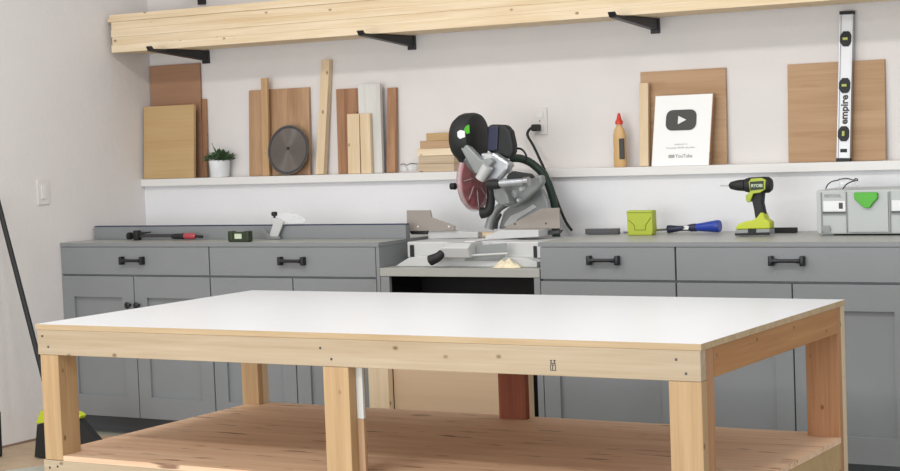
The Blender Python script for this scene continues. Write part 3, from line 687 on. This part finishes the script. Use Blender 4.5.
# toolbox (systainer)
ys = -.30; a = at(817, 233, 'Y', ys).x; H = at(836, 190, 'Y', ys).z-CT; b = a+.396
t = thing('toolbox', 'light grey stacking toolbox with green latch at the right edge', 'toolbox', ((a+b)/2, ys+.13, CT))
bm = bm_new(); add_box(bm, a, b, ys, ys+.28, CT+.006, CT+H, .006)
for x in (a+.02, b-.06): add_box(bm, x, x+.04, ys+.02, ys+.25, CT+.0005, CT+.007)
obj('case', bm, M['sysgrey'], t)
fx = lambda px: at(px, 205, 'Y', ys).x
for (u0, u1) in ((fx(822), fx(846)), (fx(890.5), b-.010)):
    bm = bm_new()
    add_box(bm, u0-.004, u0, ys-.005, ys, CT+.012, CT+H-.008)
    add_box(bm, u1, u1+.004, ys-.005, ys, CT+.012, CT+H-.008)
    add_box(bm, u0, u1, ys-.005, ys, CT+H*.46, CT+H*.50)
    obj('corner_rib', bm, M['sysdark'], t, bev=.001)
    lb = box('label_card', M['label'], t, u0+.006, u1-.002, ys-.0025, ys-.0002, CT+H*.53, CT+H*.76, bev=0)
    box('card_slot', M['darksteel'], t, u0+.004, u1, ys-.007, ys-.0052, CT+H*.49, CT+H*.53, bev=0)
    box('label_print', M['ink'], lb, u1-.028, u1-.012, ys-.0032, ys-.0027, CT+H*.59, CT+H*.72, bev=0)
u0, u1 = fx(822), fx(846)
cut_text('brand_text', 'FESTOOL', .0165, M['sysdark'], t, ((u0+u1)/2-.004, ys-.001, CT+H*.87), (1, 0, 0), (0, 0, 1), .0004, bold=.0005)
box('latch_panel', M['sysgrey'], t, fx(848.5), fx(888.5), ys-.006, ys-.0003, CT+.014, CT+H-.012, bev=.002)
bm = bm_new()
lp = [(853.5, 192.5), (877, 192.3), (877.5, 198), (872, 204), (869.5, 208), (864, 208), (859.5, 204), (854, 199)]
add_prism(bm, [at(x, y, 'Y', ys-.020) for x, y in lp], (0, .0135, 0)); obj('latch', bm, M['green'], t, bev=.003)
bm = bm_new(); add_prism(bm, [at(x, y, 'Y', ys-.0075) for x, y in ((822, 226), (829, 225.5), (830.5, 229), (830, 231.5), (822, 231.5))], (0, .002, 0)); obj('foot_slot', bm, M['sysdark'], t)
glasses('black and clear safety glasses lying on the grey toolbox', (at(851, 187, 'Y', -.22).x, -.22, CT+H+.001), .10, 2.6, True)

# ------------------------------------------------------------------ miter saw
BS = .8125
t = thing('miter_saw', 'grey sliding miter saw with black guard on the lowered bench', 'saw', (2.2, -.3, BS))
def pq(l, y): return [at(a, b, 'Y', y) for a, b in l]
def clampz(ps): return [Vector((p.x, p.y, max(p.z, BS+.0003))) for p in ps]
def slab(name, mat, l, y, d, bev=.003, par=None):
    bm = bm_new(); add_prism(bm, clampz(pq(l, y)), (0, d, 0)); return obj(name, bm, mat, par or t, bev=bev)
# base casting: low plinth, raised left and right tables
bx0, bx1 = 1.880, 2.560
base = slab('base', M['castlight'], [(395, 270), (400, 263), (408, 258), (420, 256), (500, 257), (524, 258), (537, 262), (537, 270)], -.565, .28)
bm = bm_new()
add_box(bm, 1.878, 2.120, -.50, -.20, .845, .915, .006); add_box(bm, 2.300, 2.560, -.50, -.20, .845, .915, .006)
add_box(bm, 1.90, 2.54, -.46, -.20, BS+.0005, .85, .004)
obj('table_casting', bm, M['castlight'], base)
bm = bm_new(); add_cyl(bm, (2.23, -.36, .850), (2.23, -.36, .917), .150, None, 48); obj('turntable', bm, M['castlight'], t, bev=.003)
# slot plate over the turntable
box('kerf_plate', M['whitep'], t, 2.205, 2.255, -.56, -.23, .9175, .9215)
bm = bm_new(); add_prism(bm, [(2.125, -.505, .850), (2.125, -.615, .855), (2.125, -.630, .898), (2.125, -.60, .9165), (2.125, -.505, .9165)], (.135, 0, 0)); arm = obj('miter_arm', bm, M['castlight'], t, bev=.004)
arm_m = Matrix.Identity(4)
slab('recess_shade', M['cast'], [(472, 246), (506, 243), (506, 255), (498, 261), (464, 261)], -.568, .004, bev=.001, par=base)  # darker slab painted in for the shading of the hollow beside the arm
bm = bm_new(); add_cyl(bm, at(461, 256, 'Y', -.60), at(508, 253.5, 'Y', -.585), .005, None, 10); obj('depth_rod', bm, M['castlight'], arm)
bm = bm_new(); add_tube(bm, smooth_path([at(443, 252, 'Y', -.61), at(438, 257, 'Y', -.625), at(429, 261, 'Y', -.63)], 5), lambda u: .016+.008*u if u < .95 else .012, 14); obj('miter_lever', bm, M['rubber'], arm, smooth=True)
bm = bm_new(); add_cyl(bm, at(440, 247, 'Y', -.60), at(440, 247, 'Y', -.63), .014, None, 16); obj('lock_knob', bm, M['castlight'], arm)
for (x0, x1, y0, y1, yy) in ((409.5, 414, 245, 257, -.505), (533, 537, 246, 263, -.505)):
    p = at(x0, y0, 'Y', yy); q = at(x1, y1, 'Y', yy)
    box('grip_recess', M['rubber'], base, p.x, q.x, yy, yy+.004, max(q.z, .848), p.z, bev=.002)
# fences
def fplate(l, y):
    return slab('fence', M['fence'], l, y, .010, bev=.0015)
f1 = fplate([(406.5, 210.3), (430, 210.3), (431.5, 217.5), (454.5, 226), (454.5, 230.5), (407, 231)], -.33)
f2 = fplate([(560, 228.5), (503, 229), (508, 225.5), (541, 208.5), (559, 207.8)], -.33)
bm = bm_new()
for f, l in ((f1, ((418, 226.5), (449, 226.5))), (f2, ((515, 224), (546, 223.5)))):
    for a, b in l:
        bm = bm_new(); q = at(a, b, 'Y', -.33); add_cyl(bm, (q.x, -.3315, q.z), (q.x, -.3298, q.z), .0045, None, 12)
        obj('fence_screw', bm, M['label'] if f is f1 else M['darksteel'], f)
slab('fence_support', M['castlight'], [(428, 231.5), (455, 230.8), (478, 232), (478, 238), (428, 239)], -.315, .03, par=t)
slab('fence_support', M['castlight'], [(485, 236), (500, 230), (538.5, 230), (538.5, 237), (485, 240)], -.40, .10, par=t)
slab('fence_bracket', M['darksteel'], [(409, 231), (426, 231), (426, 234.5), (411, 234.5)], -.315, .03)
slab('fence_bracket', M['darksteel'], [(538, 231), (561, 230), (558, 234), (546, 235), (538, 235)], -.315, .03)
# rear bevel support arch and curved arm
bm = bm_new(); pts = smooth_path([at(489, 229, 'Y', -.24), at(492, 218, 'Y', -.23), at(499, 208, 'Y', -.22), at(510, 202, 'Y', -.21)], 6)
add_tube(bm, pts, lambda u: .022-.006*u, 12); obj('bevel_arch', bm, M['cast'], t, smooth=True)
slab('bevel_support', M['cast'], [(498, 229), (503, 212), (514, 202), (530, 196), (541, 188), (547, 200), (549, 209), (545, 229)], -.23, .03, bev=.008)
slab('bevel_scale', M['castlight'], [(503, 226), (510, 216), (524, 210), (533, 204), (537, 207), (518, 219), (512, 227)], -.235, .004, bev=.002)
slab('slot_cover', M['rubber'], [(493, 229), (496, 219), (500, 213), (501.5, 215), (498, 222), (497, 229)], -.262, .006, bev=.001)
# carriage, slide rail
slab('carriage', M['cast'], [(493, 188), (502, 181), (525, 177), (541, 175), (542.5, 183), (538, 189), (524, 201), (513, 208), (504, 206), (497, 198)], -.33, .04, bev=.010)
bm = bm_new()
for a, b, r in ((513, 195, .022), (513, 195, .014), (505, 190, .009), (523, 189, .010), (508, 204, .008), (520, 200, .008)):
    q = at(a, b, 'Y', -.335); add_cyl(bm, q+Vector((0, .006, 0)), q-Vector((0, .010*(2 if r < .02 else 1), 0)), r, r*.9, 20)
obj('bevel_bolts', bm, M['castlight'], t, smooth=True)
bm = bm_new(); add_cyl(bm, at(500, 183.5, 'Y', -.49), at(525, 181.5, 'Y', -.49), .0145, None, 24); obj('slide_rail', bm, M['alu'], t, smooth=True)
bm = bm_new(); add_cyl(bm, at(524, 181.8, 'Y', -.49), at(529, 181.4, 'Y', -.49), .020, None, 24); obj('rail_collar', bm, M['steel'], t, smooth=True)
bm = bm_new(); add_lathe(bm, at(494, 184.5, 'Y', -.49), [(.012, -.032), (.019, -.028), (.021, 0), (.019, .026), (.015, .030)], 20, 'X'); obj('rail_knob', bm, M['rubber'], t, smooth=True)
slab('clamp_lever', M['rubber'], [(506, 176), (512, 171), (516, 172), (530, 174), (533, 178), (520, 180), (507, 181)], -.47, .03, bev=.006)
bm = bm_new(); add_tube(bm, smooth_path([at(511, 176, 'Y', -.33), at(510, 168, 'Y', -.33), at(513, 164, 'Y', -.33)], 5), .010, 12); obj('clamp_stem', bm, M['castlight'], t, smooth=True)
# blade, guards
bc = at(474, 180, 'Y', -.42); RB = .118
bm = bm_new(); n = 60; ring = []
for i in range(n):
    a = 2*PI*i/n; ring += [bc+Vector((0, math.cos(a)*RB, math.sin(a)*RB)), bc+Vector((0, math.cos(a+.05)*(RB-.004), math.sin(a+.05)*(RB-.004)))]
add_prism(bm, ring, (.0024, 0, 0)); obj('blade', bm, M['steel'], t)
bm = bm_new(); n = 40; oc = []; ic = []
for i in range(n+1):
    a = PI*.80+(PI*1.35)*i/n
    oc.append(bc+Vector((-.012, math.cos(a)*.128, math.sin(a)*.128))); 
c_ = bc+Vector((-.012, 0, 0))
add_prism(bm, oc+[c_+Vector((0, .03, .03)), c_+Vector((0, -.03, .03))], (.028, 0, 0)); lg = obj('lower_guard', bm, M['pink'], t)
bm = bm_new()
add_tube(bm, [p+Vector((.014, 0, 0)) for p in oc], .009, 8); obj('guard_rim', bm, M['clear'], lg, smooth=True)
bm = bm_new()
for i in range(9):
    a = PI*.95+PI*1.0*i/8
    if i % 2: continue
    add_tube(bm, [c_+Vector((.030, math.cos(a)*.045, math.sin(a)*.045)), c_+Vector((.030, math.cos(a+.15)*.112, math.sin(a+.15)*.112))], .0022, 6)
obj('guard_ribs', bm, M['clear'], lg)
uc = at(471, 138, 'Y', -.40)
bm = bm_new(); add_lathe(bm, uc, [(.020, -.062), (.088, -.060), (.103, -.038), (.108, -.020), (.108, .020), (.103, .034), (.085, .044), (.020, .046)], 48, 'X'); ug = obj('upper_guard', bm, M['rubber'], t, smooth=True)
slab('sticker', M['label'], [(457, 132), (460, 130), (464.5, 131), (465, 137), (460, 139), (457.5, 137)], -.5085, .004, bev=.001, par=t)
slab('sticker', M['green'], [(464, 129), (466, 126), (469, 124.5), (469.5, 133), (466.5, 134), (464.5, 131)], -.5065, .004, bev=.001, par=t)
slab('dust_chute', M['rubber'], [(451, 145), (462, 147), (470, 160), (466, 166), (458, 162), (453, 154)], -.44, .06, bev=.008)
slab('motor_housing', M['rubber'], [(486, 126), (491, 124.5), (505, 125), (510, 131), (513, 145), (513, 152), (509, 160), (500, 157), (487, 152)], -.42, .05, bev=.014)
slab('motor_band', M['bluedark'], [(488.5, 126.5), (498, 125.8), (497, 150), (487, 151)], -.428, .010, bev=.003)
slab('handle_strut', M['cast'], [(459.5, 147), (465.5, 143.5), (481, 160), (490, 158), (493, 162), (484, 172), (475, 174), (471, 168)], -.50, .035, bev=.006)
slab('gear_housing', M['alu'], [(480, 153), (494, 153), (509, 163), (507, 170), (497, 181), (488, 180), (480, 170)], -.47, .045, bev=.010)
slab('gear_cover', M['castlight'], [(483, 154), (492, 154), (492, 162), (484, 163)], -.474, .006, bev=.002)
bm = bm_new(); add_cyl(bm, at(488, 166, 'Y', -.50), at(480, 179, 'Y', -.50), .025, .022, 20); obj('pivot_arm', bm, M['castlight'], t, smooth=True)
slab('lower_casting', M['cast'], [(487, 180), (500, 183), (506, 192), (510, 204), (500, 206), (492, 197)], -.40, .08, bev=.008)
bm = bm_new(); add_tube(bm, smooth_path([at(490, 188, 'Y', -.40), at(491, 200, 'Y', -.40), at(488, 211, 'Y', -.41), at(480, 213, 'Y', -.42)], 6), lambda u: .014+.012*u if u < .96 else .018, 16); obj('guard_foot', bm, M['rubber'], t, smooth=True)
bm = bm_new(); k = at(453.5, 186.3, 'Y', -.42); add_lathe(bm, k, [(.008, -.016), (.014, -.013), (.015, .010), (.009, .014)], 20, 'X'); add_cyl(bm, k+Vector((.01, 0, 0)), k+Vector((.07, .0, .004)), .005, None, 10); obj('pivot_knob', bm, M['rubber'], t, smooth=True)
# cable loop over the head
bm = bm_new(); add_tube(bm, smooth_path([at(511, 156, 'Y', -.33), at(515, 149.5, 'Y', -.33), at(521, 149, 'Y', -.33), at(526, 155, 'Y', -.33), at(526, 164, 'Y', -.32)], 8), .0045, 8); obj('cable_loop', bm, M['rubber'], t, smooth=True)
# hose
tag(obj('dust_hose', (lambda bm: (add_tube(bm, smooth_path([at(511, 158.5, 'Y', -.17), at(520, 158.5, 'Y', -.165), at(531, 163, 'Y', -.155), at(542, 173, 'Y', -.145), at(549.5, 187, 'Y', -.14), at(553.5, 203, 'Y', -.135), at(555, 218, 'Y', -.13), Vector((at(556, 232, 'Y', -.13).x, -.12, .8135))], 14), .0185, 16, rib=.06), bm)[1])(bm_new()), M['hose'], smooth=True),
    'dark green dust hose arching behind the miter saw', 'hose')
# workpiece and sawdust on the saw table
tag(box('pine_offcut', M['pineXL'], None, 2.06, 2.24, -.282, -.245, .9222, .940), 'pale pine offcut lying on the saw table between the fences', 'offcut')
bm = bm_new(); c = Vector((2.425, -.595, BS+.0008))
g = bmesh.ops.create_grid(bm, x_segments=14, y_segments=10, size=1)
for v in bm.verts:
    r = min(1, math.hypot(v.co.x, v.co.y)); h = (1-r*r)*.032*(1+.25*math.sin(v.co.x*9+v.co.y*5)); v.co = c+Vector((v.co.x*.065, v.co.y*.026, max(h, 0)))
o = obj('sawdust_pile', bm, M['saw'], smooth=True); o['kind'] = 'stuff'; tag(o, 'heap of pale sawdust in front of the saw base', 'sawdust')

# ------------------------------------------------------------------ broom by the left wall
t = thing('broom', 'black broom with yellow collar standing by the left wall', 'broom', (.48, -1.27, 0))
yb = -1.25
A = at(-3, 198, 'X', .02); A = Vector((.02, A.y, A.z)); B = at(40, 364, 'Y', -1.15)
hx = at(52, 412, 'Y', yb)
dirv = (B-A)
bm = bm_new(); add_cyl(bm, A-dirv*.25+Vector((.0, 0, 0)) if False else A, B+dirv.normalized()*.12, .012, None, 14); obj('handle', bm, M['rubber'], t, smooth=True)
bm = bm_new(); add_prism(bm, [at(a, b, 'Y', yb) for a, b in ((35.5, 424), (40, 411), (60, 408), (77, 413), (80.5, 416), (79, 419))], (0, .04, 0)); obj('collar', bm, M['yellow'], t, bev=.004)
bm = bm_new(); z_ = at(60, 455, 'Y', yb).z
L_ = [at(a, b, 'Y', yb+.002) for a, b in ((37, 424.4), (79, 419.4), (81, 422), (98, 443), (34.5, 457))]
L_ = [Vector((p.x, p.y, max(p.z, .002))) for p in L_]
L_[3] = Vector((at(97, 441, 'Y', yb).x, yb+.002, max(.002, at(97, 441, 'Y', yb).z))); L_.insert(4, Vector((L_[3].x-.05, yb+.002, .002)))
add_prism(bm, L_, (0, .036, 0)); obj('bristles', bm, M['rubber'], t)
p = at(0, 450, 'Z', 0)
t = thing('stand', 'black upright object at the left edge by the wall', 'stand', (p.x, p.y, 0))
q0 = at(1, 454, 'Z', .0)
bm = bm_new(); add_box(bm, .012, .16, q0.y-.13, q0.y-.05, .002, .02, .004)
obj('base', bm, M['rubber'], t)
bm = bm_new(); add_cyl(bm, (at(-1, 440, 'Y', q0.y-.08).x, q0.y-.08, .02), (at(-2, 412, 'Y', q0.y-.08).x, q0.y-.08, at(-2, 412, 'Y', q0.y-.08).z), .012, None, 12); obj('post', bm, M['rubber'], t)

# ------------------------------------------------------------------ light
w = bpy.data.worlds.new('garage daylight'); bpy.context.scene.world = w; w.use_nodes = True
bg = w.node_tree.nodes['Background']; bg.inputs['Color'].default_value = (.955, .975, 1, 1); bg.inputs['Strength'].default_value = .66
def area(name, loc, rot, sx, sy, e, col):
    l = bpy.data.lights.new(name, 'AREA'); l.shape = 'RECTANGLE'; l.size = sx; l.size_y = sy; l.energy = e; l.color = col
    o = bpy.data.objects.new(name, l); C.objects.link(o); o.location = loc; o.rotation_euler = rot
area('ceiling_light', (1.6, -2.4, 2.9), (0, 0, 0), 1.2, .3, 30, (1, .955, .9))
area('ceiling_light', (4.0, -2.4, 2.9), (0, 0, 0), 1.2, .3, 30, (1, .955, .9))
area('ceiling_light', (2.8, -5.0, 2.9), (0, 0, 0), 2.4, .3, 50, (1, .955, .9))
area('garage_door_daylight', (2.6, -8.0, 1.15), (PI/2, 0, 0), 4.6, 2.1, 150, (.95, .97, 1))
sc = bpy.context.scene
sc.view_settings.view_transform = 'Standard'; sc.view_settings.look = 'None'; sc.view_settings.gamma = 1
sc.view_settings.use_curve_mapping = False; sc.view_settings.exposure = .1
